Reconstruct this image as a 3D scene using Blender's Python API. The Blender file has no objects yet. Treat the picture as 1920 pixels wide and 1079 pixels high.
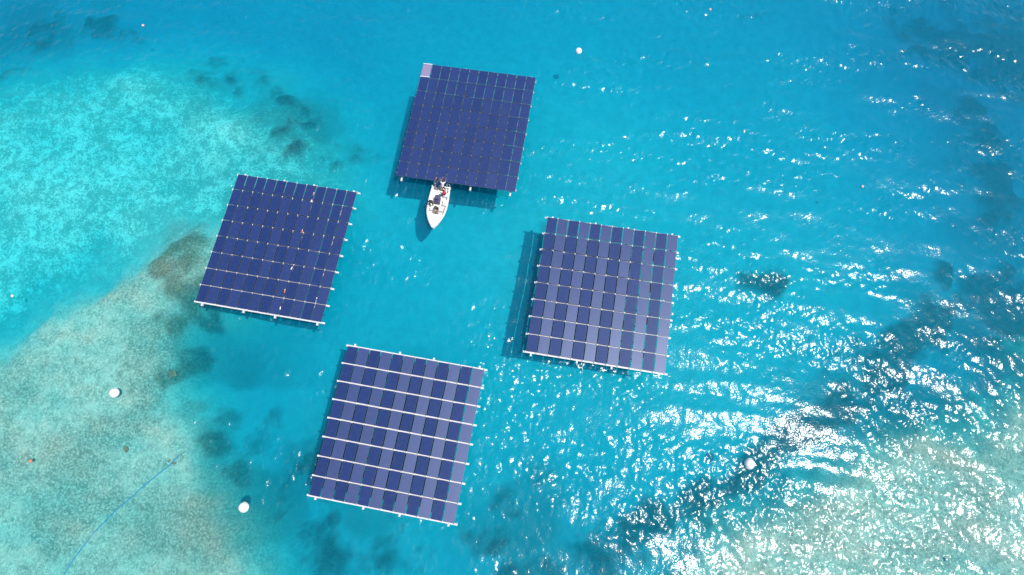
import bpy, bmesh, math, random
import numpy as np
from mathutils import Vector, Matrix
R = math.radians
random.seed(7)
sc = bpy.context.scene
COL = sc.collection

# ------------------------------------------------------------------ camera
DECK = 1.5                                  # height of the panel plane above the water
CAM_Z = 54.56 + DECK
PITCH, ROLL, FPX = R(16.695), R(1.68), 1100.0
ROT = Matrix.Rotation(PITCH, 3, 'X') @ Matrix.Rotation(ROLL, 3, 'Y')
cd = bpy.data.cameras.new('camera'); cam = bpy.data.objects.new('camera', cd); COL.objects.link(cam)
cam.matrix_world = Matrix.Translation((0, 0, CAM_Z)) @ ROT.to_4x4()
cd.sensor_width = 36.0; cd.lens = FPX * 36.0 / 1920.0
cd.clip_start = 0.5; cd.clip_end = 4000
sc.camera = cam

# ------------------------------------------------------------------ light
def ray(u, v):
    return ROT @ Vector(((u - 960) / FPX, (539.5 - v) / FPX, -1.0)).normalized()
def at(u, v, z=0.0):                        # where a sight line of the photograph meets the level z
    d = ray(u, v); t = (z - CAM_Z) / d.z
    return Vector((d.x * t, d.y * t, z))
g = ray(1500, 1025)                          # the middle of the sun glitter: mirror it to find the sun
SUN = Vector((g.x, g.y, -g.z)).normalized()
elev = math.asin(SUN.z); azim = math.atan2(SUN.x, SUN.y)
sd = bpy.data.lights.new('sun', 'SUN'); so = bpy.data.objects.new('sun', sd); COL.objects.link(so)
sd.energy = 4.6; sd.angle = R(0.53); sd.color = (1.0, 0.965, 0.91)
so.rotation_euler = SUN.to_track_quat('Z', 'Y').to_euler(); so.location = (0, 0, 80)
world = bpy.data.worlds.new('World'); sc.world = world; world.use_nodes = True
wt = world.node_tree
sky = wt.nodes.new('ShaderNodeTexSky'); sky.sky_type = 'NISHITA'; sky.sun_disc = False
sky.sun_elevation = elev; sky.sun_rotation = azim; sky.altitude = 10; sky.dust_density = 1.0
wt.links.new(sky.outputs[0], wt.nodes['Background'].inputs[0])
wt.nodes['Background'].inputs[1].default_value = 0.15
sc.view_settings.view_transform = 'Standard'; sc.view_settings.look = 'None'
sc.view_settings.exposure = 0.0; sc.view_settings.gamma = 1.0
sc.cycles.volume_bounces = 1; sc.cycles.max_bounces = 4; sc.cycles.diffuse_bounces = 2; sc.cycles.glossy_bounces = 2; sc.cycles.adaptive_threshold = .02; sc.cycles.transparent_max_bounces = 16
sc.cycles.filter_width = 1.5; sc.cycles.caustics_reflective = False; sc.cycles.caustics_refractive = False

# ------------------------------------------------------------------ helpers
def tag(o, label=None, cat=None, group=None, kind=None):
    if label: o['label'] = label
    if cat: o['category'] = cat
    if group: o['group'] = group
    if kind: o['kind'] = kind
    return o
def link(name, me, parent=None, loc=(0, 0, 0), rot=(0, 0, 0)):
    o = bpy.data.objects.new(name, me); COL.objects.link(o)
    o.parent = parent; o.location = loc; o.rotation_euler = rot
    return o
def empty(name, loc, rz=0.0):
    o = link(name, None, None, loc, (0, 0, rz)); o.empty_display_size = 0.3
    return o
def mesh(name, bm, *mats, smooth=False):
    bmesh.ops.recalc_face_normals(bm, faces=bm.faces)
    me = bpy.data.meshes.new(name); bm.to_mesh(me); bm.free()
    for m in mats: me.materials.append(m)
    if smooth:
        for p in me.polygons: p.use_smooth = True
    return me
def box(bm, c, s, mi=0, rot=None, bevel=0.0):
    r = bmesh.ops.create_cube(bm, size=1.0)
    M = Matrix.Translation(c) @ (rot.to_4x4() if rot else Matrix()) @ Matrix.Diagonal((s[0], s[1], s[2], 1))
    bmesh.ops.transform(bm, matrix=M, verts=r['verts'])
    fs = list({f for v in r['verts'] for f in v.link_faces})
    for f in fs: f.material_index = mi
    if bevel:
        es = list({e for v in r['verts'] for e in v.link_edges})
        bmesh.ops.bevel(bm, geom=es, offset=bevel, segments=2, affect='EDGES', profile=0.6)
def cyl(bm, a, b, r1, r2=None, n=12, mi=0):
    a, b = Vector(a), Vector(b); d = b - a
    r = bmesh.ops.create_cone(bm, cap_ends=True, segments=n, radius1=r1, radius2=r1 if r2 is None else r2, depth=d.length)
    M = Matrix.Translation((a + b) / 2) @ d.to_track_quat('Z', 'Y').to_matrix().to_4x4()
    bmesh.ops.transform(bm, matrix=M, verts=r['verts'])
    for f in {f for v in r['verts'] for f in v.link_faces}: f.material_index = mi
def ball(bm, c, s, mi=0, u=12, v=8):
    r = bmesh.ops.create_uvsphere(bm, u_segments=u, v_segments=v, radius=1.0)
    bmesh.ops.transform(bm, matrix=Matrix.Translation(c) @ Matrix.Diagonal((s[0], s[1], s[2], 1)), verts=r['verts'])
    for f in {f for v in r['verts'] for f in v.link_faces}: f.material_index = mi; f.smooth = True
    return r['verts']
def nodes(m):
    m.use_nodes = True; t = m.node_tree
    for n in list(t.nodes): t.nodes.remove(n)
    return t
class NT:                                     # terse node building
    def __init__(s, t): s.t = t
    def n(s, typ, ins=None, **kw):
        nd = s.t.nodes.new(typ)
        for k, v in kw.items(): setattr(nd, k, v)
        for k, v in (ins or {}).items():
            i = nd.inputs[k]
            if isinstance(v, bpy.types.NodeSocket): s.t.links.new(v, i)
            else: i.default_value = v
        return nd
    def math(s, op, a, b=0.0, c=0.0, clamp=False):
        return s.n('ShaderNodeMath', {0: a, 1: b, 2: c}, operation=op, use_clamp=clamp).outputs[0]
    def mix(s, f, a, b, kind='MIX'):
        nd = s.n('ShaderNodeMix', {'Factor': f}, data_type='RGBA', blend_type=kind)
        for k, v in ((6, a), (7, b)):
            if isinstance(v, bpy.types.NodeSocket): s.t.links.new(v, nd.inputs[k])
            else: nd.inputs[k].default_value = (*v, 1) if len(v) == 3 else v
        return nd.outputs[2]
    def noise(s, vec, scale, detail=2.0, rough=0.5, dist=0.0):
        return s.n('ShaderNodeTexNoise', {'Vector': vec, 'Scale': scale, 'Detail': detail, 'Roughness': rough, 'Distortion': dist}).outputs[0]
    def ramp(s, f, a, b, lo=0.0, hi=1.0, interp='SMOOTHSTEP'):
        return s.n('ShaderNodeMapRange', {0: f, 1: a, 2: b, 3: lo, 4: hi}, interpolation_type=interp).outputs[0]
def simple(name, col, rough=0.5, metal=0.0, var=0.12, scale=6.0, spec=0.5):
    m = bpy.data.materials.new(name); N = NT(nodes(m))
    co = N.n('ShaderNodeTexCoord').outputs['Object']
    k = N.noise(co, scale, 4, 0.6)
    c = N.mix(N.ramp(k, 0.3, 0.7), tuple(x * (1 - var) for x in col), tuple(min(1, x * (1 + var)) for x in col))
    p = N.n('ShaderNodeBsdfPrincipled', {'Base Color': c, 'Roughness': rough, 'Metallic': metal, 'Specular IOR Level': spec})
    N.n('ShaderNodeOutputMaterial', {0: p.outputs[0]})
    return m

# ------------------------------------------------------------------ value noise (numpy)
def vnoise(x, y, seed):
    rs = np.random.RandomState(seed); T = rs.rand(256, 256)
    xi = np.floor(x).astype(int); yi = np.floor(y).astype(int); fx = x - xi; fy = y - yi
    fx = fx * fx * fx * (fx * (fx * 6 - 15) + 10); fy = fy * fy * fy * (fy * (fy * 6 - 15) + 10)
    a = T[yi & 255, xi & 255]; b = T[yi & 255, (xi + 1) & 255]; c = T[(yi + 1) & 255, xi & 255]; d = T[(yi + 1) & 255, (xi + 1) & 255]
    return (a * (1 - fx) + b * fx) * (1 - fy) + (c * (1 - fx) + d * fx) * fy
def fbm(x, y, seed, oct=5, gain=0.5):
    s = 0; a = 1.0; t = 0
    for i in range(oct):
        ca, sa = math.cos(i * 1.1), math.sin(i * 1.1)
        s = s + a * vnoise((x * ca - y * sa) * 2 ** i + 17.3 * i, (x * sa + y * ca) * 2 ** i + 9.1 * i, seed + i); t += a; a *= gain
    return s / t                               # 0..1, mean .5
def sst(x, a, b):
    t = np.clip((x - a) / (b - a), 0, 1); return t * t * (3 - 2 * t)

# ------------------------------------------------------------------ the seabed: reef flats, a sandy channel, dark coral slopes
def axis(lo, hi, step, far):
    core = list(np.arange(lo, hi + step / 2, step)); s = step; a, b = [], []
    x = core[-1]
    while x < far: s *= 1.16; x += s; a.append(x)
    s = step; x = core[0]
    while x > -far: s *= 1.16; x -= s; b.append(x)
    return np.array(b[::-1] + core + a)
ZG = -4.0                                     # level on which the reef outlines are laid out
def wpoly(pts): return [(at(u, v, ZG).x, at(u, v, ZG).y) for u, v in pts]
def sdist(x, y, poly):                        # signed distance, positive inside
    d = np.full(x.shape, 1e9); ins = np.zeros(x.shape, bool)
    n = len(poly)
    for i in range(n):
        ax, ay = poly[i]; bx, by = poly[(i + 1) % n]
        ex, ey = bx - ax, by - ay
        t = np.clip(((x - ax) * ex + (y - ay) * ey) / (ex * ex + ey * ey + 1e-12), 0, 1)
        d = np.minimum(d, np.hypot(x - ax - t * ex, y - ay - t * ey))
        with np.errstate(divide='ignore', invalid='ignore'):
            c = ((ay > y) != (by > y)) & (x < (bx - ax) * (y - ay) / (by - ay + 1e-12) + ax)
        ins ^= c
    return np.where(ins, d, -d)
def blob(x, y, u, v, rx, ry, rot=0.0):        # soft elliptical patch, radii in metres
    c = at(u, v, ZG); ca, sa = math.cos(rot), math.sin(rot)
    dx, dy = x - c.x, y - c.y
    return np.exp(-(((dx * ca + dy * sa) / rx) ** 2 + ((-dx * sa + dy * ca) / ry) ** 2))
FLAT_W = [(-900, 860), (0, 705), (130, 628), (225, 570), (290, 497), (350, 462), (430, 468), (445, 540), (385, 590), (352, 620), (345, 668),
          (330, 725), (362, 790), (395, 850), (440, 925), (478, 1000), (505, 1079), (560, 1200), (600, 1600), (-900, 1800)]
PLAT_NW = [(-900, 200), (0, 175), (130, 160), (300, 125), (420, 150), (520, 215), (590, 285), (640, 360), (520, 400), (440, 470), (330, 490), (240, 530), (120, 600), (0, 665), (-900, 800)]
FLAT_E = [(1210, 1180), (1270, 1079), (1345, 975), (1490, 905), (1610, 850), (1720, 790), (1810, 735), (1930, 690), (2500, 560), (3000, 900), (3000, 1900), (1100, 1900)]
_P = {k: wpoly(v) for k, v in (('w', FLAT_W), ('n', PLAT_NW), ('e', FLAT_E))}
def seabed(x, y):
    wx = x + 3.2 * (fbm(x / 7, y / 7, 11, 5) - .5) * 2; wy = y + 3.2 * (fbm(x / 7, y / 7, 31, 5) - .5) * 2
    dw = sdist(wx, wy, _P['w']); dn = sdist(wx, wy, _P['n']); de = sdist(wx, wy, _P['e'])
    fl = sst(dw, -6.0, 2.6); fe = sst(de, -4.0, 3.0); pn = sst(dn, -12.0, 7.0)
    depth = 5.3 + 1.2 * (fbm(x / 26, y / 26, 51, 4) - .5) * 2
    # gets deeper towards the upper edge and the right, shallower in the middle
    depth += 1.0 * sst(y, 25, 60) + 1.9 * sst(x, 24, 62) - 0.8 * blob(x, y, 1150, 330, 22, 18) - .5 * blob(x, y, 1250, 620, 20, 12)
    depth += .9 * blob(x, y, 560, 20, 16, 12) + 2.2 * blob(x, y, 1880, 60, 15, 12) + .8 * blob(x, y, 1900, 350, 10, 18) + .7 * blob(x, y, 80, 20, 20, 8)
    depth = depth * (1 - pn) + (2.0 + .6 * (fbm(x / 9, y / 9, 71, 4) - .5) * 2) * pn
    # channel between the north-west sand and the reef flat
    ch = np.exp(-(sdist(wx, wy, wpoly([(-400, 720), (0, 640), (120, 590), (250, 500), (251, 502), (121, 594), (0, 645), (-400, 726)])) / 2.6) ** 2)
    depth += 1.0 * ch * (1 - fl)
    depth = depth * (1 - fl) + (.85 + .3 * (fbm(x / 6, y / 6, 91, 4) - .5) * 2) * fl
    depth = depth * (1 - fe) + (.62 + .3 * (fbm(x / 8, y / 8, 97, 4) - .5) * 2) * fe
    depth += .35 * sst(de, -9, -4.5) * (1 - fe)
    # dark coral and weed
    k = np.zeros_like(x)
    for b in ((170, 20, 3.5, 1.6, 0), (222, 32, 2.0, .8, 0), (60, 55, 5, 3, 0), (5, 135, 3.5, 1.6, 0), (445, 130, 3.0, 2.2, -.9), (470, 155, 1.6, 1.2, -.6), (400, 150, 2.0, 1.2, 0),
              (545, 205, 2.6, 1.5, -.7), (565, 240, 2.2, 1.6, -.8), (530, 265, 1.8, 1.6, 0), (560, 300, 3.4, 1.4, -.2), (490, 312, 2.2, 1.0, 0), (600, 300, 2, 3, .3), (640, 300, 3, 2, .6),
              (372, 600, 1.3, 3.0, .25), (358, 560, 1.2, 2.2, .1), (345, 640, 1.2, 1.5, 0), (352, 688, 2.4, 1.4, 0), (385, 690, 1.2, 1.2, 0), (318, 700, 1.0, 1.0, 0), (395, 640, 1.4, 1.0, 0),
              (395, 560, 1.5, 1.6, .2), (352, 486, 2.0, 1.0, .3), (375, 520, 1.6, 1.6, .2), (385, 480, 1.6, 1.2, 0), (340, 520, 1.4, 1.4, 0), (420, 620, 1.2, 2.0, 0),
              (430, 770, 2.2, 1.4, -.3), (440, 835, 3.0, 1.8, -.4), (470, 880, 2.6, 1.6, -.6), (505, 830, 2.2, 2.6, 0), (520, 960, 2.4, 3.2, .3), (560, 880, 2.4, 2.0, 0),
              (590, 1000, 3.2, 2.6, 0), (650, 1060, 5, 2.4, 0), (760, 1050, 4, 2, 0), (930, 1000, 4.0, 2.0, .5), (965, 930, 3.0, 1.6, .4),
              (1000, 1060, 4.5, 2.2, .4), (1130, 1040, 4.5, 2.4, .5), (1210, 990, 3.4, 2.0, .6), (1320, 930, 3.6, 1.6, .5), (1400, 870, 4.2, 1.5, .45), (1450, 825, 3.6, 1.4, .5),
              (1560, 800, 3.4, 1.4, .4), (1610, 740, 3.6, 2.0, .7), (1640, 690, 4.0, 2.4, .6), (1700, 640, 4.0, 2.0, .5), (1780, 600, 4.5, 2.0, .3), (1880, 560, 5.0, 2.6, .3), (1960, 600, 6, 4, 0),
              (1440, 505, 1.7, 1.3, 0), (1900, 376, 1.8, 1.2, 0), (1785, 520, 2.4, 1.4, 0), (1760, 40, 3.0, 2.0, -.8), (1830, 70, 4.2, 2.2, -.5), (1890, 40, 4.5, 4.0, 0), (1905, 110, 4.5, 1.5, -.4),
              (1960, 40, 10, 8, 0), (1840, 20, 6, 4, 0), (1900, 200, 4, 5, 0), (1930, 330, 3, 6, 0), (1465, 3, 1.8, .9, 0), (1500, 810, 5, 1.7, .5), (1350, 900, 5, 1.8, .5), (1230, 1010, 5, 2, .6), (1660, 680, 4, 2.5, .6)):
        k = np.maximum(k, blob(wx, wy, *b))
    k *= 1 - .3 * sst(-x, 8, 16) * sst(y, 22, 30) - .22 * sst(-x, -15, -8) * sst(-y, -22, -16) * sst(x, -36, -30)
    k = np.minimum(k * (1 + .45 * sst(x, 12, 18) * sst(-y, -24, -16)), 1.1)
    brk = fbm(x / 2.4, y / 2.4, 131, 5, .6)
    dark = sst(k * .9 + (brk - .5) * 1.6, .08, .92) * sst(k, .02, .22)
    broad = np.zeros_like(x)
    for b in ((520, 900, 9, 11, .2), (640, 1060, 12, 6, 0), (980, 1040, 12, 6, .3), (440, 720, 6, 8, 0), (1640, 740, 12, 6, .5), (1850, 600, 12, 8, .3), (1880, 80, 13, 9, 0), (1900, 320, 6, 14, 0), (80, 40, 14, 6, 0), (540, 260, 7, 9, .8)):
        broad = np.maximum(broad, blob(wx, wy, *b))
    dark = np.maximum(dark, broad * (.22 + .5 * sst(fbm(x / 5, y / 5, 141, 5), .4, .62)) * .9)
    # ragged rim along the reef flats
    rim = np.exp(-((dw + 1.0) / 1.6) ** 2) * sst(x + y * .2, -40, -30) + .7 * np.exp(-((de + 3.2) / 1.8) ** 2)
    dark = np.maximum(dark, .55 * rim * sst(brk, .47, .66))
    weed = fl * sst(fbm(x / 5.5, y / 5.5, 151, 5), .46, .68) * .6 + fe * sst(fbm(x / 5, y / 5, 171, 5), .5, .7) * .35
    depth -= dark * (.45 + .8 * (brk - .3)) * np.where(depth > 2.2, 1.0, .35)
    depth += (fbm(x / 1.3, y / 1.3, 191, 3) - .5) * .28
    return np.maximum(depth, .38), np.maximum(fl, fe), dark, pn * (1 - fl), weed
X = axis(-72, 72, 0.3, 700); Y = axis(-22, 66, 0.3, 700)
gx, gy = np.meshgrid(X, Y)
dep, flat, dark, plat, weed = seabed(gx, gy)
nx, ny = len(X), len(Y)
vv = np.stack([gx, gy, -dep], -1).reshape(-1, 3)
ii = np.arange(nx * ny).reshape(ny, nx)
ff = np.stack([ii[:-1, :-1], ii[:-1, 1:], ii[1:, 1:], ii[1:, :-1]], -1).reshape(-1, 4)
me = bpy.data.meshes.new('seabed')
me.vertices.add(len(vv)); me.vertices.foreach_set('co', vv.ravel())
me.loops.add(ff.size); me.loops.foreach_set('vertex_index', ff.ravel())
me.polygons.add(len(ff)); me.polygons.foreach_set('loop_start', np.arange(0, ff.size, 4)); me.polygons.foreach_set('loop_total', np.full(len(ff), 4))
me.update(calc_edges=True); me.polygons.foreach_set('use_smooth', np.ones(len(ff), bool))
ca = me.color_attributes.new('ground', 'FLOAT_COLOR', 'POINT')
ca.data.foreach_set('color', np.stack([flat, dark, plat, weed], -1).astype(np.float32).ravel())
bed = link('seabed', me); tag(bed, kind='structure')
def bed_z(x, y):
    d = seabed(np.array([x]), np.array([y]))[0]; return -float(d[0])

m = bpy.data.materials.new('coral_sand'); N = NT(nodes(m))
pos = N.n('ShaderNodeNewGeometry').outputs['Position']
at_ = N.n('ShaderNodeVertexColor', layer_name='ground')
sep = N.n('ShaderNodeSeparateColor', {0: at_.outputs[0]})
flat_, dark_, plat_ = sep.outputs[0], sep.outputs[1], sep.outputs[2]; weed_ = at_.outputs['Alpha']
wv = N.n('ShaderNodeVectorMath', {0: N.n('ShaderNodeTexNoise', {'Vector': pos, 'Scale': .8, 'Detail': 1}).outputs[1], 1: (.5, .5, .5)}, operation='SUBTRACT').outputs[0]
wp = N.n('ShaderNodeVectorMath', {0: wv, 1: (.55, .55, 0), 2: pos}, operation='MULTIPLY_ADD').outputs[0]
n_big = N.noise(wp, .32, 3, .6); n_mid = N.noise(wp, 1.0, 4, .72); n_fine = N.noise(wp, 4.6, 3, .75)
caustic = N.math('ABSOLUTE', N.math('SUBTRACT', N.noise(wp, 1.5, 3, .7), .5))          # thin bright net of wave-focused sunlight, painted into the rubble colour
sand = N.mix(N.ramp(n_mid, .3, .7), (.60, .60, .55), (.72, .71, .65))
# north-west: pale rubble patches on greyer, weed-dusted sand
mixn = N.math('ADD', N.math('ADD', N.math('MULTIPLY', n_mid, .50), N.math('MULTIPLY', n_big, .25)), N.math('MULTIPLY', n_fine, .55))
patch = N.ramp(N.math('ADD', mixn, N.ramp(plat_, .2, 1.0, -.16, .0, 'LINEAR')), .58, .74)
nw = N.mix(patch, (.34, .47, .38), (.92, .89, .76))
c = N.mix(N.ramp(plat_, .2, 1.0), sand, nw)
# reef flat: brown-grey rubble, pale sand and algae, with painted caustic light lines
rub = N.mix(N.ramp(n_mid, .34, .68), (.30, .32, .23), (.56, .54, .43))
rub = N.mix(N.ramp(n_fine, .47, .66, 0, .9), rub, (.74, .72, .56))
rub = N.mix(N.ramp(caustic, .0, .05, .45, 0.0), rub, (.82, .80, .63))
rub = N.mix(N.math('MULTIPLY', weed_, N.ramp(n_fine, .35, .62, 1.0, .3)), rub, (.15, .155, .075))
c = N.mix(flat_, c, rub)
crl = N.mix(N.ramp(n_fine, .35, .65), N.mix(flat_, (.03, .035, .02), (.11, .10, .04)), N.mix(flat_, (.12, .11, .07), (.28, .25, .12)))
c = N.mix(N.math('MULTIPLY', dark_, N.ramp(n_mid, .25, .6, .72, 1.0)), c, crl)
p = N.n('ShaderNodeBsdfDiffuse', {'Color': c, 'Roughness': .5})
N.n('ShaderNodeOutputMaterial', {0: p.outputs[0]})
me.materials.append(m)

# ------------------------------------------------------------------ the water: rippled surface over a body that absorbs red
m = bpy.data.materials.new('lagoon_water'); N = NT(nodes(m))
fr = N.n('ShaderNodeFresnel', {'IOR': 1.333}).outputs[0]
pos = N.n('ShaderNodeNewGeometry').outputs['Position']
rip = N.n('ShaderNodeBump', {'Strength': 1.0, 'Distance': 1.0, 'Height': N.math('MULTIPLY', N.noise(pos, 6.5, 1, .5), .021)}).outputs[0]
gl = N.n('ShaderNodeBsdfGlossy', {'Color': (1, 1, 1, 1), 'Roughness': .175, 'Normal': rip})
tr = N.n('ShaderNodeBsdfTransparent', {'Color': (1, 1, 1, 1)})
df = N.n('ShaderNodeBsdfDiffuse', {'Color': (.0, .40, .64, 1)})        # light thrown back by particles in the top of the water
body = N.n('ShaderNodeMixShader', {0: .115, 1: tr.outputs[0], 2: df.outputs[0]})
ms = N.n('ShaderNodeMixShader', {0: fr, 1: body.outputs[0], 2: gl.outputs[0]})
K = (.52, .058, .019); D = .55
ab = N.n('ShaderNodeVolumeAbsorption', {'Color': (1 - K[0] / D, 1 - K[1] / D, 1 - K[2] / D, 1), 'Density': D})
sca = N.n('ShaderNodeVolumeScatter', {'Color': (.05, .85, 1.0, 1), 'Density': .055, 'Anisotropy': .2})
va = N.n('ShaderNodeAddShader', {0: ab.outputs[0], 1: sca.outputs[0]})
N.n('ShaderNodeOutputMaterial', {0: ms.outputs[0], 1: va.outputs[0]})
X = axis(-64, 64, 0.105, 640); Y = axis(-13, 56, 0.105, 640)
gx, gy = np.meshgrid(X.astype(np.float32), Y.astype(np.float32)); nx, ny = len(X), len(Y)
rs = np.random.RandomState(23)
zz = np.zeros_like(gx)
fade = (sst(-np.abs(gx), -95, -66) * sst(-np.abs(gy - 20), -70, -42)).astype(np.float32)
gust = (.45 + 1.15 * sst(fbm(gx / 9 + gy / 30, gy / 3.6, 211, 3), .32, .70)).astype(np.float32)
for lo, hi, slope, cnt, spread, fine in ((4.5, 11, .045, 9, 22, 0), (2.0, 4.5, .076, 12, 30, 0), (1.0, 2.0, .09, 16, 45, 1), (.55, 1.0, .09, 22, 60, 1), (.30, .55, .095, 28, 80, 1)):
    acc = np.zeros_like(gx)
    for q in range(cnt):
        lam = lo * (hi / lo) ** rs.rand(); th = R(80) + R(spread) * rs.randn(); k = 2 * math.pi / lam
        a = slope * math.sqrt(2.0 / cnt) / k
        acc += np.float32(a) * np.sin(np.float32(k * math.cos(th)) * gx + np.float32(k * math.sin(th)) * gy + np.float32(rs.rand() * 6.283))
    zz += acc * gust if fine else acc
zz *= fade
vv = np.stack([gx, gy, zz], -1).reshape(-1, 3)
ii = np.arange(nx * ny).reshape(ny, nx)
ff = np.stack([ii[:-1, :-1], ii[:-1, 1:], ii[1:, 1:], ii[1:, :-1]], -1).reshape(-1, 4)
ring = np.concatenate([ii[0, :], ii[1:, -1], ii[-1, -2::-1], ii[-2:0:-1, 0]])
lowr = vv[ring].copy(); lowr[:, 2] = -16.0
base = len(vv); vv = np.concatenate([vv, lowr]); nr = len(ring); kk = np.arange(nr); k1 = (kk + 1) % nr
skirt = np.stack([ring[k1], ring[kk], base + kk, base + k1], -1)
allq = np.concatenate([ff, skirt])
loops = np.concatenate([allq.ravel(), base + kk[::-1]]); starts = np.concatenate([np.arange(0, allq.size, 4), [allq.size]]); tots = np.concatenate([np.full(len(allq), 4), [nr]])
me = bpy.data.meshes.new('water')
me.vertices.add(len(vv)); me.vertices.foreach_set('co', vv.astype(np.float32).ravel())
me.loops.add(len(loops)); me.loops.foreach_set('vertex_index', loops.astype(np.int32))
me.polygons.add(len(starts)); me.polygons.foreach_set('loop_start', starts.astype(np.int32)); me.polygons.foreach_set('loop_total', tots.astype(np.int32))
sm = np.zeros(len(starts), bool); sm[:len(ff)] = True
me.update(calc_edges=True); me.polygons.foreach_set('use_smooth', sm); me.materials.append(m)
water = link('water', me); tag(water, kind='structure')

# ------------------------------------------------------------------ materials of the things
M_alu = simple('white_aluminium', (.66, .66, .69), .35, 0.0, .06, 3)
M_cap = simple('white_plastic', (.80, .80, .80), .4, 0, .05, 9)
M_clip = simple('dull_clip_metal', (.40, .40, .44), .5, 0, .3, 9)
M_float = simple('grey_pontoon_plastic', (.42, .45, .47), .5, 0, .15, 4)
M_white = simple('white_gelcoat', (.80, .80, .79), .25, 0, .05, 2.5)
M_deck = simple('offwhite_deck', (.74, .73, .70), .6, 0, .08, 7)
M_buoy = simple('white_buoy_plastic', (.82, .80, .79), .35, 0, .08, 5)
M_orange = simple('orange_plastic', (.80, .22, .08), .4, 0, .2, 20)
M_pink = simple('faded_red_plastic', (.72, .42, .38), .4, 0, .2, 20)
M_pale = simple('bleached_plastic', (.78, .72, .62), .4, 0, .15, 20)
M_blue = simple('blue_hose_rubber', (.07, .27, .48), .5, 0, .35, 3)
M_dark = simple('black_rubber', (.025, .025, .03), .5, 0, .3, 10)
M_navy = simple('navy_vinyl', (.06, .05, .14), .5, 0, .2, 8)
M_grey = simple('grey_metal', (.35, .35, .37), .4, .6, .1, 8)
M_skin = simple('tanned_skin', (.30, .17, .10), .5, 0, .12, 12)
M_hair = simple('black_hair', (.012, .010, .009), .5, 0, .3, 30)

def panel_material(name, ca_, cb_, line, rough):
    m = bpy.data.materials.new(name); N = NT(nodes(m))
    co = N.n('ShaderNodeTexCoord').outputs['Object']
    xyz = N.n('ShaderNodeSeparateXYZ', {0: co})
    rnd = N.n('ShaderNodeObjectInfo').outputs['Random']
    def lines(s, pitch, w):
        f = N.math('FRACT', N.math('ADD', N.math('DIVIDE', s, pitch), .5 if pitch > .1 else 0))
        d = N.math('ABSOLUTE', N.math('SUBTRACT', f, .5))
        return N.math('GREATER_THAN', d, .5 - w / pitch / 2)
    fx = N.math('FRACT', N.math('ADD', N.math('DIVIDE', xyz.outputs[0], .158), .0)); fy = N.math('FRACT', N.math('DIVIDE', xyz.outputs[1], .158))
    dx = N.math('ABSOLUTE', N.math('SUBTRACT', fx, .5)); dy = N.math('ABSOLUTE', N.math('SUBTRACT', fy, .5))
    gap = N.math('GREATER_THAN', N.math('MAXIMUM', dx, dy), .462)
    corner = N.math('GREATER_THAN', N.math('ADD', dx, dy), .90)
    gap = N.math('MAXIMUM', gap, corner)
    cell = N.n('ShaderNodeTexWhiteNoise', {'Vector': N.n('ShaderNodeVectorMath', {0: N.n('ShaderNodeVectorMath', {0: co, 1: (.158, .158, 10)}, operation='DIVIDE').outputs[0]}, operation='FLOOR').outputs[0]}, noise_dimensions='3D').outputs[0]
    t = N.math('ADD', N.math('MULTIPLY', rnd, .75), N.math('MULTIPLY', cell, .25))
    c = N.mix(t, ca_, cb_)
    grime = N.noise(N.n('ShaderNodeVectorMath', {0: co, 1: N.n('ShaderNodeCombineXYZ', {0: N.math('MULTIPLY', rnd, 97), 1: N.math('MULTIPLY', rnd, 31), 2: 0}).outputs[0]}, operation='ADD').outputs[0], 2.2, 5, .65)
    c = N.mix(N.ramp(grime, .45, .8, 0, .30), c, (.05, .06, .12))
    c = N.mix(N.math('MULTIPLY', gap, .6), c, line)
    p = N.n('ShaderNodeBsdfPrincipled', {'Base Color': c, 'Roughness': rough, 'IOR': 1.74, 'Specular IOR Level': .5, 'Specular Tint': (.66, .77, 1.0, 1)})
    N.n('ShaderNodeOutputMaterial', {0: p.outputs[0]})
    return m
M_pv = panel_material('solar_cells', (.002, .017, .098), (.006, .023, .122), (.05, .08, .19), .42)
M_frame = simple('dark_anodised_frame', (.10, .10, .14), .4, .3, .1, 5)

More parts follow.
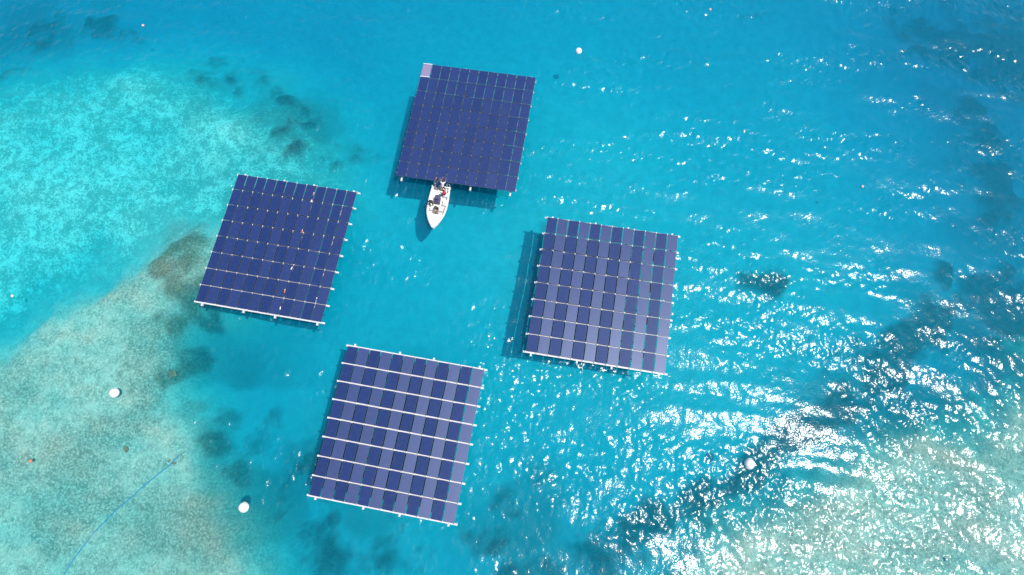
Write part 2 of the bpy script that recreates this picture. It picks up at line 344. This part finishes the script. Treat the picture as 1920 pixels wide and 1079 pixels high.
# ------------------------------------------------------------------ solar platforms
def panel_mesh(w, h, name, cells):
    bm = bmesh.new()
    f = .016
    box(bm, (0, 0, -.012), (w - 2 * f, h - 2 * f, .024), 0)
    for s in (-1, 1):
        box(bm, (s * (w / 2 - f / 2), 0, -.014), (f, h, .040), 1)
        box(bm, (0, s * (h / 2 - f / 2), -.0145), (w - 2 * f, f, .039), 1)
    return mesh(name, bm, cells, M_frame)
def platform(x, y, yaw, W, H, label, tilt=4.0, row_gap=.125, tight=False, frame=M_alu):
    root = empty('floating_solar_platform', (x, y, 0), R(yaw))
    tag(root, label, 'solar platform', 'solar platforms moored in the lagoon')
    ncol, nrow = 12, 8
    px, py = W / ncol, H / nrow
    pw, ph = min(.992, px - (.03 if tight else .055)), py - row_gap
    pm = panel_mesh(pw, ph, 'solar_panel', M_pv)
    zb = DECK - .27                                   # top of the cross beams
    for r in range(nrow):
        for c in range(ncol):
            s = 1 if c % 2 == 0 else -1               # roof-like pairs: tilted left, tilted right
            o = link('solar_panel', pm, root, (-W / 2 + (c + .5) * px + random.uniform(-.006, .006), H / 2 - (r + .5) * py + random.uniform(-.006, .006), DECK + random.uniform(-.004, .004)),
                     (random.gauss(0, R(.35)), R(-tilt * s) + random.gauss(0, R(.35)), random.gauss(0, R(.12))))
            root_parts.setdefault(root.name, {})[(r, c)] = o
    bm = bmesh.new()                                  # I-section cross beam
    L = W + (.10 if tight else .46)
    box(bm, (0, 0, -.015), (L, .16, .03)); box(bm, (0, 0, -.075), (L, .05, .09)); box(bm, (0, 0, -.135), (L, .13, .03))
    beam = mesh('beam', bm, frame)
    cap = .06 if tight else .075
    bm = bmesh.new()                                  # saddle bracket between beam and panel corners
    box(bm, (0, 0, .125), (.05, .05, .25)); box(bm, (0, 0, .268), (cap, cap, .03), bevel=.008); cyl(bm, (0, 0, .28), (0, 0, .30), .018, n=8)
    brk = mesh('bracket', bm, M_clip if tight else M_cap)
    bm = bmesh.new(); box(bm, (0, 0, .0), (.07, .05, .04), bevel=.008); clamp = mesh('clamp', bm, M_clip)
    for r in range(nrow + 1):
        yy = H / 2 - r * py
        if tight: yy = max(-H / 2 + .35, min(H / 2 - .35, yy))
        b = link('beam', beam, root, (0, yy, zb))
        for c in range(ncol + 1):
            link('bracket', brk, b, (-W / 2 + c * px, 0, 0))
        if tight and r < nrow:
            for c in range(ncol + 1):
                link('clamp', clamp, b, (-W / 2 + c * px + random.uniform(-.02, .02), -py / 2 + random.uniform(-.02, .02), .31))
    bm = bmesh.new()                                  # box girder under the beams
    GL = H + .55
    box(bm, (0, 0, -.15), (.16, GL, .22)); 
    for s in (-1, 1): box(bm, (0, s * (GL / 2 + .011), -.15), (.18, .02, .25))
    gird = mesh('girder', bm, frame)
    bm = bmesh.new()                                  # float: bevelled drum with a cap ring
    cyl(bm, (0, 0, -.55), (0, 0, .30), .42, n=20); cyl(bm, (0, 0, .30), (0, 0, .36), .42, .33, n=20); cyl(bm, (0, 0, -.61), (0, 0, -.55), .33, .42, n=20); cyl(bm, (0, 0, .05), (0, 0, .10), .45, n=20)
    drum = mesh('float', bm, M_float)
    bm = bmesh.new(); cyl(bm, (0, 0, .36), (0, 0, zb - .36), .06, n=10); box(bm, (0, 0, .37), (.22, .22, .03)); leg = mesh('post', bm, M_alu)
    for gxf in (-.4583, -.125, .125, .4583):
        gi = link('girder', gird, root, (gxf * W, 0, zb - .112))
        for gyf in (-.36, -.12, .12, .36):
            fl = link('float', drum, root, (gxf * W * .8, gyf * H, 0)); link('post', leg, fl, (0, 0, 0))
    return root
root_parts = {}
PF = []
PF.append(platform(-6.534, 34.347, -9.0, 12.534, 13.845, 'dark solar platform with pale corner panel, topmost, beside the boat', 1.5, .055, True))
PF.append(platform(-25.232, 20.816, -9.49, 12.928, 13.968, 'leftmost navy solar platform, its corner over the reef edge', 3.0, .075))
PF.append(platform(7.206, 15.923, -9.05, 13.118, 13.853, 'rightmost solar platform with alternating dark and light panel columns', 4.5, .095))
PF.append(platform(-11.867, 2.756, -9.78, 13.288, 13.713, 'palest solar platform with thick white beams, nearest the bottom', 5.0, .12))
# the pale corner panel of the topmost platform
M_pale_pv = panel_material('pale_backsheet_panel', (.22, .20, .32), (.24, .20, .32), (.32, .32, .42), .45)
o = root_parts[PF[0].name][(0, 0)]
o.data = panel_mesh(.985, 1.60, 'pale_solar_panel', M_pale_pv); o['label'] = 'pale lilac corner panel with white trim'
o.location.z += .05
for k, (sx, sy, lx, ly) in enumerate(((0, .815, 1.05, .06), (0, -.815, 1.05, .06))):
    bm = bmesh.new(); box(bm, (0, 0, 0), (lx, ly, .05), bevel=.006); link('trim', mesh('trim', bm, M_cap), o, (sx, sy, .01))
# little orange and white cable floats clipped along one joint of the leftmost platform
bm = bmesh.new(); cyl(bm, (0, -.16, 0), (0, .10, 0), .045, n=10, mi=0); cyl(bm, (0, .10, 0), (0, .20, 0), .045, .02, n=10, mi=1); cable = mesh('cable_coupler', bm, M_orange, M_cap)
bm = bmesh.new(); cyl(bm, (0, -.16, 0), (0, .10, 0), .045, n=10, mi=1); cyl(bm, (0, .10, 0), (0, .20, 0), .045, .02, n=10, mi=0); cable2 = mesh('cable_coupler', bm, M_orange, M_cap)
for i, (u, v) in enumerate(((588, 364), (584, 377), (566.5, 434), (547, 503), (534, 546), (525.5, 578))):
    w = at(u, v, DECK + .07); l = PF[1].matrix_world
    loc = (Matrix.Rotation(-R(-9.49), 4, 'Z') @ Matrix.Translation((25.232, -20.816, 0))) @ w
    link('cable_coupler', cable if i % 2 == 0 else cable2, PF[1], loc, (0, 0, random.uniform(-.2, .2)))

# ------------------------------------------------------------------ the boat
bow = at(811.5, 429, .55); stern = at(827.5, 350, .55)
BL = (bow - stern).length; bdir = (bow - stern).normalized()
brz = math.atan2(-bdir.x, bdir.y)             # local +Y runs to the bow
print('boat length', BL)
boat = empty('motor_boat', (stern.x, stern.y, 0), brz)
tag(boat, 'small open white motor boat with people aboard, stern against the topmost platform', 'boat')
def half(t):                                   # half beam along the length
    return 1.02 * (.90 + .10 * math.sin(min(t / .42, 1) * math.pi / 2)) if t < .42 else 1.02 * max(0.0, 1 - ((t - .42) / .58) ** 2.35) ** .92
ts = [0, .06, .13, .2, .28, .36, .44, .52, .6, .67, .74, .8, .86, .91, .95, .98, 1.0]
def loft(prof, name, mat, t0=0, t1=1, cap=True, smooth=True):
    """prof(t) gives the (x, z) section from the centre line out to the right; mirrored"""
    bm = bmesh.new(); rows = []
    for t in [q for q in ts if t0 <= q <= t1]:
        pr = prof(t); full = [(-a, b) for a, b in pr[::-1]] + list(pr)
        rows.append([bm.verts.new((a, t * BL, b)) for a, b in full])
    for a, b in zip(rows, rows[1:]):
        for i in range(len(a) - 1): bm.faces.new((a[i], a[i + 1], b[i + 1], b[i]))
    if cap: bm.faces.new(rows[0])
    bmesh.ops.remove_doubles(bm, verts=bm.verts, dist=.002)
    return mesh(name, bm, mat, smooth=smooth)
sheer = lambda t: .58 + .26 * t * t
def hull_prof(t):
    b = half(t); k = -.28 + .55 * max(0, t - .62) ** 1.5 * 2.2
    return [(0.0, k), (b * .55, k + .14), (b * .86, .10 + .1 * t), (b * .97, .34 + .1 * t), (b + .02, sheer(t))]
link('hull', loft(hull_prof, 'hull', M_white, cap=True), boat)
def gun_prof(t):
    b = half(t) + .02; w = min(.17, b * .9)
    return [(max(b - w, .0), .30 if t < .70 else sheer(t) - .1), (max(b - w, 0.0), sheer(t) + .02), (b + .02, sheer(t) + .03), (b + .03, sheer(t) - .05)]
bm = bmesh.new(); rowsL = []
for sgn in (-1, 1):
    rows = []
    for t in ts: rows.append([bm.verts.new((sgn * a, t * BL, b)) for a, b in gun_prof(t)])
    for a, b in zip(rows, rows[1:]):
        for i in range(len(a) - 1): bm.faces.new((a[i], a[i + 1], b[i + 1], b[i]))
bmesh.ops.remove_doubles(bm, verts=bm.verts, dist=.002)
link('gunwale', mesh('gunwale', bm, M_white, smooth=True), boat)
link('cockpit_floor', loft(lambda t: [(0.0, .28), (max(half(t) - .10, 0), .285)], 'cockpit_floor', M_deck, 0, .74, False), boat)
link('foredeck', loft(lambda t: [(0.0, sheer(t) - .02), (half(t) * .5, sheer(t) - .03), (max(half(t) - .08, 0), sheer(t) - .06)], 'foredeck', M_white, .67, 1.0, False), boat)
bm = bmesh.new(); box(bm, (0, .06, .44), (2.0, .12, .40), bevel=.02); link('transom', mesh('transom', bm, M_white), boat)
bm = bmesh.new(); box(bm, (0, .67 * BL, .42), (1.72, .05, .30), bevel=.01); link('bulkhead', mesh('bulkhead', bm, M_white), boat)
bm = bmesh.new(); box(bm, (0, 0, .36), (.55, .75, .72), bevel=.05); box(bm, (0, .12, .80), (.50, .05, .22), 1, Matrix.Rotation(R(-25), 3, 'X'))
con = link('steering_console', mesh('steering_console', bm, M_navy, M_dark), boat, (.10, 1.62, .28))
bm = bmesh.new(); r_ = bmesh.ops.create_cone(bm, cap_ends=False, segments=16, radius1=.17, radius2=.17, depth=.03); cyl(bm, (-.16, 0, 0), (.16, 0, 0), .012, n=6); link('steering_wheel', mesh('steering_wheel', bm, M_dark), con, (0, -.42, .62), (R(60), 0, 0))
bm = bmesh.new(); box(bm, (0, 0, .2), (1.35, .42, .40), bevel=.03); box(bm, (0, 0, .43), (1.30, .40, .07), 1, bevel=.03); link('bench_seat', mesh('bench_seat', bm, M_white, M_deck), boat, (0, 2.62, .28))
bm = bmesh.new(); box(bm, (0, 0, .18), (.55, .40, .36), bevel=.03); box(bm, (0, 0, .39), (.53, .40, .06), 1, bevel=.025); link('stern_seat', mesh('stern_seat', bm, M_white, M_deck), boat, (-.70, .95, .28))
def outboard(x, yaw):
    bm = bmesh.new(); box(bm, (0, -.05, 0), (.30, .46, .36), bevel=.09); cowl = link('outboard_motor', mesh('outboard_motor', bm, M_white, smooth=True), boat, (x, -.22, .86), (R(-8), 0, yaw))
    bm = bmesh.new(); box(bm, (0, -.02, -.55), (.13, .22, .85), bevel=.03); box(bm, (0, .14, -.28), (.24, .14, .30)); ball(bm, (0, -.02, -1.0), (.07, .24, .07)); link('lower_unit', mesh('lower_unit', bm, M_grey), cowl)
outboard(.62, 0.06)
bm = bmesh.new()
for a in ((-.92, -.02), (-.62, -.02)): cyl(bm, (a[0], a[1], .55), (a[0], a[1] - .10, 1.05), .025, n=8)
cyl(bm, (-.92, -.12, 1.05), (-.62, -.12, 1.05), .025, n=8); link('stern_rail', mesh('stern_rail', bm, M_cap), boat)
for s in (-1, 1):
    bm = bmesh.new(); prev = None
    for t in (.72, .78, .84, .90, .95):
        p_ = Vector((s * max(half(t) - .10, .05), t * BL, sheer(t) + .22)); cyl(bm, (p_.x, p_.y, sheer(t) - .04), p_, .014, n=6)
        if prev: cyl(bm, prev, p_, .014, n=6)
        prev = p_
    link('bow_rail', mesh('bow_rail', bm, M_cap), boat)
BM = Matrix.Translation((stern.x, stern.y, 0)) @ Matrix.Rotation(brz, 4, 'Z')
def on_boat(x, y, z=.285): return BM @ Vector((x, y, z))

# ------------------------------------------------------------------ things lying in the boat
def bag(name, label, cat, loc, size, mat, mat2, rz):
    bm = bmesh.new(); box(bm, (0, 0, size[2] / 2), size, 0, bevel=min(size) * .28)
    r = empty(name, loc, rz); tag(r, label, cat)
    link('body', mesh('body', bm, mat, smooth=True), r)
    bm = bmesh.new(); pts = [Vector((-size[0] * .3, 0, size[2] * .96)), Vector((-size[0] * .2, .03, size[2] * 1.25)), Vector((size[0] * .2, .03, size[2] * 1.25)), Vector((size[0] * .3, 0, size[2] * .96))]
    for a, b in zip(pts, pts[1:]): cyl(bm, a, b, .018, n=6)
    link('handle', mesh('handle', bm, mat2), r)
bag('duffel_bag', 'black duffel bag on the boat floor ahead of the bench', 'bag', on_boat(-.06, 3.22), (.55, .30, .28), M_dark, M_grey, brz + .2)
bag('tool_bag', 'small dark bag near the boat foredeck', 'bag', on_boat(-.08, 3.62), (.42, .22, .22), M_navy, M_dark, brz - .3)
r = empty('cool_box', on_boat(-.72, 1.82), brz); tag(r, 'white cool box beside the steering console', 'cool box')
bm = bmesh.new(); box(bm, (0, 0, .16), (.38, .60, .32), bevel=.02); link('body', mesh('body', bm, M_white), r)
bm = bmesh.new(); box(bm, (0, 0, .355), (.41, .63, .07), bevel=.025); link('lid', mesh('lid', bm, M_pale), r)

# ------------------------------------------------------------------ people
def cloth(name, c): return simple(name, c, .85, 0, .18, 14, .2)
C_navy = cloth('navy_cloth', (.012, .045, .14)); C_white = cloth('white_cloth', (.74, .72, .72)); C_red = cloth('red_cloth', (.62, .04, .07)); C_black = cloth('black_cloth', (.022, .018, .022))
C_maroon = cloth('maroon_cloth', (.10, .035, .04)); C_grey = cloth('grey_cloth', (.20, .20, .22)); C_blue = cloth('blue_cloth', (.05, .16, .40)); C_khaki = cloth('khaki_cloth', (.34, .27, .19))
def person(label, loc, rz, J, shirt, shorts, hair=M_hair, sleeve=.5):
    """J: joint positions (metres, facing +Y, feet on z=0)."""
    V = {k: Vector(v) for k, v in J.items()}
    names = []; idx = {}; edges = []; rad = []
    def add(k, p, r):
        idx[k] = len(names); names.append(Vector(p)); rad.append(r); return idx[k]
    add('pelvis', V['pelvis'], (.155, .115)); add('waist', V['pelvis'].lerp(V['chest'], .45), (.135, .10)); add('chest', V['chest'], (.165, .115)); add('neck0', V['neck'], (.062, .062)); add('neck1', V['neck'].lerp(V['head'], .6), (.055, .055)); add('skull', V['head'], (.07, .075))
    edges += [('pelvis', 'waist'), ('waist', 'chest'), ('chest', 'neck0'), ('neck0', 'neck1'), ('neck1', 'skull')]
    for s in 'lr':
        sh, el, wr = V['sh_' + s], V['el_' + s], V['wr_' + s]
        add('sh_' + s, sh, (.062, .062)); add('ua_' + s, sh.lerp(el, .5), (.052, .052)); add('el_' + s, el, (.042, .042)); add('fa_' + s, el.lerp(wr, .4), (.042, .042)); add('wr_' + s, wr, (.028, .028))
        edges += [('chest', 'sh_' + s), ('sh_' + s, 'ua_' + s), ('ua_' + s, 'el_' + s), ('el_' + s, 'fa_' + s), ('fa_' + s, 'wr_' + s)]
        hp, kn, an, to = V['hip_' + s], V['kn_' + s], V['an_' + s], V['to_' + s]
        add('hip_' + s, hp, (.095, .095)); add('th_' + s, hp.lerp(kn, .5), (.080, .080)); add('kn_' + s, kn, (.058, .058)); add('ca_' + s, kn.lerp(an, .35), (.056, .056)); add('an_' + s, an, (.038, .038)); add('to_' + s, to, (.036, .030))
        edges += [('pelvis', 'hip_' + s), ('hip_' + s, 'th_' + s), ('th_' + s, 'kn_' + s), ('kn_' + s, 'ca_' + s), ('ca_' + s, 'an_' + s), ('an_' + s, 'to_' + s)]
    me = bpy.data.meshes.new('body_skeleton'); me.from_pydata([tuple(p) for p in names], [(idx[a], idx[b]) for a, b in edges], [])
    o = bpy.data.objects.new('body_skeleton', me); COL.objects.link(o)
    o.modifiers.new('skin', 'SKIN'); sv = me.skin_vertices[0].data
    for i, r_ in enumerate(rad): sv[i].radius = r_; sv[i].use_root = (i == 0)
    o.modifiers.new('sub', 'SUBSURF').levels = 1; o.modifiers['sub'].render_levels = 1
    dg = bpy.context.evaluated_depsgraph_get(); dg.update()
    body = bpy.data.meshes.new_from_object(o.evaluated_get(dg)); bpy.data.objects.remove(o)
    # clothes follow the limb each face belongs to
    top = [('pelvis', 'waist'), ('waist', 'chest'), ('chest', 'neck0')] + [(a + s, b + s) for s in 'lr' for a, b in (('sh_', 'ua_'),)] + [('chest', 'sh_l'), ('chest', 'sh_r')]
    legs = [(a + s, b + s) for s in 'lr' for a, b in (('hip_', 'th_'), ('th_', 'kn_'))] + [('pelvis', 'hip_l'), ('pelvis', 'hip_r')]
    def segd(p, a, b):
        a, b = names[idx[a]], names[idx[b]]; e = b - a; t = max(0, min(1, (p - a).dot(e) / e.length_squared)); return (p - a - e * t).length
    bm = bmesh.new(); bm.from_mesh(body)
    for f in bm.faces:
        c = f.calc_center_median(); best = min(edges, key=lambda e: segd(c, *e))
        f.material_index = 1 if best in top else 2 if best in legs else 0; f.smooth = True
        if f.material_index == 1 and (c - V['pelvis']).dot(V['chest'] - V['pelvis']) < 0.0: f.material_index = 2
    # head with face, ears; hands with fingers; shoes stay bare feet
    h = V['head']; up = (V['head'] - V['neck']).normalized(); fw = V['face'].normalized(); fw = (fw - up * fw.dot(up)).normalized(); rt = fw.cross(up)
    HM = Matrix((rt, fw, up)).transposed().to_4x4(); HM.translation = h + up * .045
    def hball(c, s, mi):
        bmesh.ops.transform(bm, matrix=HM @ Matrix.Translation(c), verts=ball(bm, (0, 0, 0), s, mi, 14, 10))
    hball((0, 0, .0), (.074, .094, .115), 0); hball((0, .035, -.055), (.055, .06, .055), 0); hball((0, .098, -.012), (.013, .018, .022), 0)
    for s in (-1, 1): hball((s * .075, -.005, -.01), (.010, .02, .03), 0); hball((s * .03, .086, .012), (.011, .008, .007), 3)
    hball((0, .090, -.055), (.022, .008, .006), 4)
    for s in 'lr':
        wr, el = V['wr_' + s], V['el_' + s]; d = (wr - el).normalized(); sd_ = d.cross(Vector((0, 0, 1))); sd_ = sd_.normalized() if sd_.length > .1 else Vector((1, 0, 0)); nn = sd_.cross(d)
        if s == 'l': th = sd_
        else: th = -sd_
        pv_ = ball(bm, (0, 0, 0), (.040, .050, .017), 0, 10, 6)
        PM = Matrix((sd_, d, nn)).transposed().to_4x4(); PM.translation = wr + d * .05
        bmesh.ops.transform(bm, matrix=PM, verts=pv_)
        for q, ln in zip((-.029, -.010, .010, .029), (.058, .072, .075, .066) if s == 'l' else (.066, .075, .072, .058)):
            a = wr + d * .088 + sd_ * q; b = a + d * ln * .55 - nn * ln * .12; c = b + d * ln * .42 - nn * ln * .35
            cyl(bm, a, b, .0095, .0088, 6, 0); cyl(bm, b, c, .0088, .0065, 6, 0)
        a = wr + d * .035 + th * .032; b = a + d * .032 + th * .026; cyl(bm, a, b, .012, .010, 6, 0); cyl(bm, b, b + d * .03 + th * .006, .010, .007, 6, 0)
    bme = mesh('body', bm, M_skin, shirt, shorts, M_hair, C_maroon)
    p = empty('person', loc, rz); tag(p, label, 'person', 'people on the boat')
    link('body', bme, p)
    bm = bmesh.new(); ball(bm, (0, 0, 0), (.082, .100, .105), 0, 16, 12)
    for v in list(bm.verts):
        if v.co.y > .045 and v.co.z < .055 or v.co.z < -.06: bm.verts.remove(v)
    bmesh.ops.transform(bm, matrix=HM @ Matrix.Translation((0, -.008, .022)), verts=bm.verts)
    link('hair', mesh('hair', bm, hair, smooth=True), p)
    return p
def standing(lean=0.0, reach=0.0, step=.0, arms='down'):
    """lean in metres forward at the chest, reach 0..1 raises the arms ahead"""
    J = dict(pelvis=(0, -.05 * lean, .94), chest=(0, lean * .55, 1.32), neck=(0, lean * .80, 1.50), head=(0, lean * .95 + .02, 1.62 - lean * .1), face=(0, 1, -.2 - lean * .6))
    for s, k in (('l', -1), ('r', 1)):
        J['sh_' + s] = (k * .185, lean * .72, 1.42)
        ex = lean * .72 + .30 * reach; J['el_' + s] = (k * (.26 - .03 * reach), ex, 1.13 + .16 * reach)
        J['wr_' + s] = (k * (.25 - .07 * reach), ex + .08 + .18 * reach, .90 + .40 * reach)
        J['hip_' + s] = (k * .10, -.05 * lean, .90); J['kn_' + s] = (k * .12, .05 + k * step * .6, .50); J['an_' + s] = (k * .13, -.02 + k * step, .075); J['to_' + s] = (k * .15, .16 + k * step, .035)
    return J
def sitting(seat=.46, lean=.05, turn=0.0):
    z = seat + .10
    J = dict(pelvis=(0, 0, z), chest=(0, lean, z + .38), neck=(0, lean + .03, z + .56), head=(0, lean + .07, z + .68), face=(turn, 1, -.25))
    for s, k in (('l', -1), ('r', 1)):
        J['sh_' + s] = (k * .185, lean, z + .48); J['el_' + s] = (k * .25, lean + .14, z + .22); J['wr_' + s] = (k * .15, lean + .36, z + .13)
        J['hip_' + s] = (k * .10, .03, z - .02); J['kn_' + s] = (k * .15, .43, z + .02); J['an_' + s] = (k * .15, .40, .075); J['to_' + s] = (k * .17, .58, .035)
    return J
PI = math.pi
person('person in dark blue shirt standing at the stern, reaching to the platform', on_boat(.22, .32), brz + PI + .05, standing(.28, .9, .06), C_navy, C_navy)
person('person in white shirt leaning over the stern beside the dark blue shirt', on_boat(-.30, .34), brz + PI - .1, standing(.34, 1.0, .05), C_white, C_maroon)
person('person in red shirt seated on the stern corner seat', on_boat(-.66, .93), brz - PI * .62, sitting(.42, .08), C_red, C_grey)
person('person in black clothes standing in front of the bench by the left side', on_boat(.62, 2.22), brz + .4, standing(.12, .15, .04), C_black, C_black)
person('person in maroon shirt seated on the middle bench', on_boat(-.10, 2.60), brz - .1, sitting(.47, .12), C_maroon, C_khaki)

# ------------------------------------------------------------------ buoys
def buoy(u, v, r, label, group='white mooring buoys', mat=M_buoy, name='mooring_buoy'):
    c = at(u, v, r * .45); root = empty(name, (c.x, c.y, 0)); tag(root, label, 'buoy', group)
    bm = bmesh.new(); ball(bm, (0, 0, r * .45), (r, r, r * .96), 0, 28, 18); b = link('ball', mesh('ball', bm, mat, smooth=True), root)
    bm = bmesh.new(); cyl(bm, (0, 0, r * 1.36), (0, 0, r * 1.47), r * .16, r * .12, 12); cyl(bm, (0, 0, r * 1.45), (0, 0, r * 1.62), r * .05, n=8); link('top_cap', mesh('top_cap', bm, mat), root)
    bm = bmesh.new(); cyl(bm, (0, 0, r * .38), (0, 0, r * .47), r * 1.03, n=28); link('waterline_band', mesh('waterline_band', bm, mat), root)
buoy(214.5, 737, .44, 'white ball buoy over the reef flat, nearest the left edge')
buoy(457, 951.5, .45, 'white ball buoy at the reef edge, lowest in the picture')
buoy(1085, 96, .36, 'white ball buoy in open blue water near the top edge')
buoy(1405.5, 870, .46, 'white ball buoy amid the sun glitter on the right')
def small(u, v, r, label, mat):
    c = at(u, v, .05); root = empty('marker_float', (c.x, c.y, 0)); tag(root, label, 'float', 'small marker floats')
    bm = bmesh.new(); ball(bm, (0, 0, .04), (r, r, r * .85), 0, 16, 10); cyl(bm, (0, 0, r * .7), (0, 0, r * 1.25), r * .28, r * .2, 10); link('ball', mesh('ball', bm, mat, smooth=True), root)
    bm = bmesh.new(); cyl(bm, (0, 0, r * 1.2), (0, 0, r * 1.5), r * .12, n=8); link('eye', mesh('eye', bm, M_grey), root)
small(57, 865, .15, 'small orange float over the reef flat near the left edge', M_orange)
small(268, 48, .16, 'small pale red float in blue water at the top left', M_pink)
small(1331.5, 18, .15, 'small pale red float at the top edge, right of the middle', M_pink)
small(1617, 350, .15, 'small pale red float in the open water on the right', M_pink)
small(23, 555, .14, 'small bleached float over turquoise sand at the left edge', M_pale)

# ------------------------------------------------------------------ blue hose on the reef flat
pts = [(337, 853), (328, 862), (318, 874), (300, 886), (282, 902), (262, 918), (246, 934), (228, 948), (212, 962), (196, 980), (182, 993), (168, 1010), (155, 1026), (143, 1042), (132, 1058), (120, 1078), (108, 1100), (96, 1124)]
cu = bpy.data.curves.new('hose_path', 'CURVE'); cu.dimensions = '3D'; sp = cu.splines.new('NURBS')
cr = []
for i, (u, v) in enumerate(pts):
    w = at(u, v, -.9); z = bed_z(w.x, w.y); w = at(u, v, z); cr.append((w.x, w.y, bed_z(w.x, w.y) + .02 + random.uniform(-.06, .05)))
sp.points.add(len(cr) - 1)
for p_, c_ in zip(sp.points, cr): p_.co = (*c_, 1)
sp.order_u = 4; sp.use_endpoint_u = True; sp.resolution_u = 5; cu.bevel_depth = .05; cu.bevel_resolution = 2; cu.use_fill_caps = True
tmp = bpy.data.objects.new('hose_path', cu); COL.objects.link(tmp)
hm = bpy.data.meshes.new_from_object(tmp.evaluated_get(bpy.context.evaluated_depsgraph_get())); bpy.data.objects.remove(tmp)
hm.materials.clear(); hm.materials.append(M_blue)
hose = link('hose', hm); tag(hose, 'blue hose lying across the pale reef flat at the lower left', 'hose')

# ------------------------------------------------------------------ coral heads on the reef flat
M_coral = simple('brown_coral', (.42, .20, .06), .8, 0, .55, 5, .1)
def coral(u, v, r, label, seed):
    w = at(u, v, -.8); z = bed_z(w.x, w.y)
    rs = random.Random(seed); bm = bmesh.new()
    bmesh.ops.create_icosphere(bm, subdivisions=4, radius=1.0)
    ph = [(Vector((rs.uniform(-1, 1), rs.uniform(-1, 1), rs.uniform(.1, 1))).normalized(), rs.uniform(.25, .5), rs.uniform(.15, .4)) for _ in range(14)]
    for v_ in bm.verts:
        n_ = v_.co.normalized(); k = .72
        for d, wd, a in ph: k += a * math.exp(-((n_ - d).length / wd) ** 2)
        k *= 1 + .10 * math.sin(n_.x * 17 + seed) * math.sin(n_.y * 15) * math.sin(n_.z * 13 + 1)
        v_.co = Vector((n_.x * k * r, n_.y * k * r * .8, n_.z * k * r * .55))
    o = link('coral_head', mesh('coral_head', bm, M_coral, smooth=True), None, (w.x, w.y, z + .03), (0, 0, rs.uniform(0, 6))); tag(o, label, 'coral', 'coral heads on the reef flat')
coral(237, 842, .30, 'brown coral head on the open reef flat above the blue hose', 3)
coral(314, 701, .52, 'largest brown coral head, near the reef edge', 5)
coral(328, 869, .17, 'small brown coral beside the end of the blue hose', 9)
coral(318, 864, .15, 'tiny brown coral lying left of the hose end', 12)
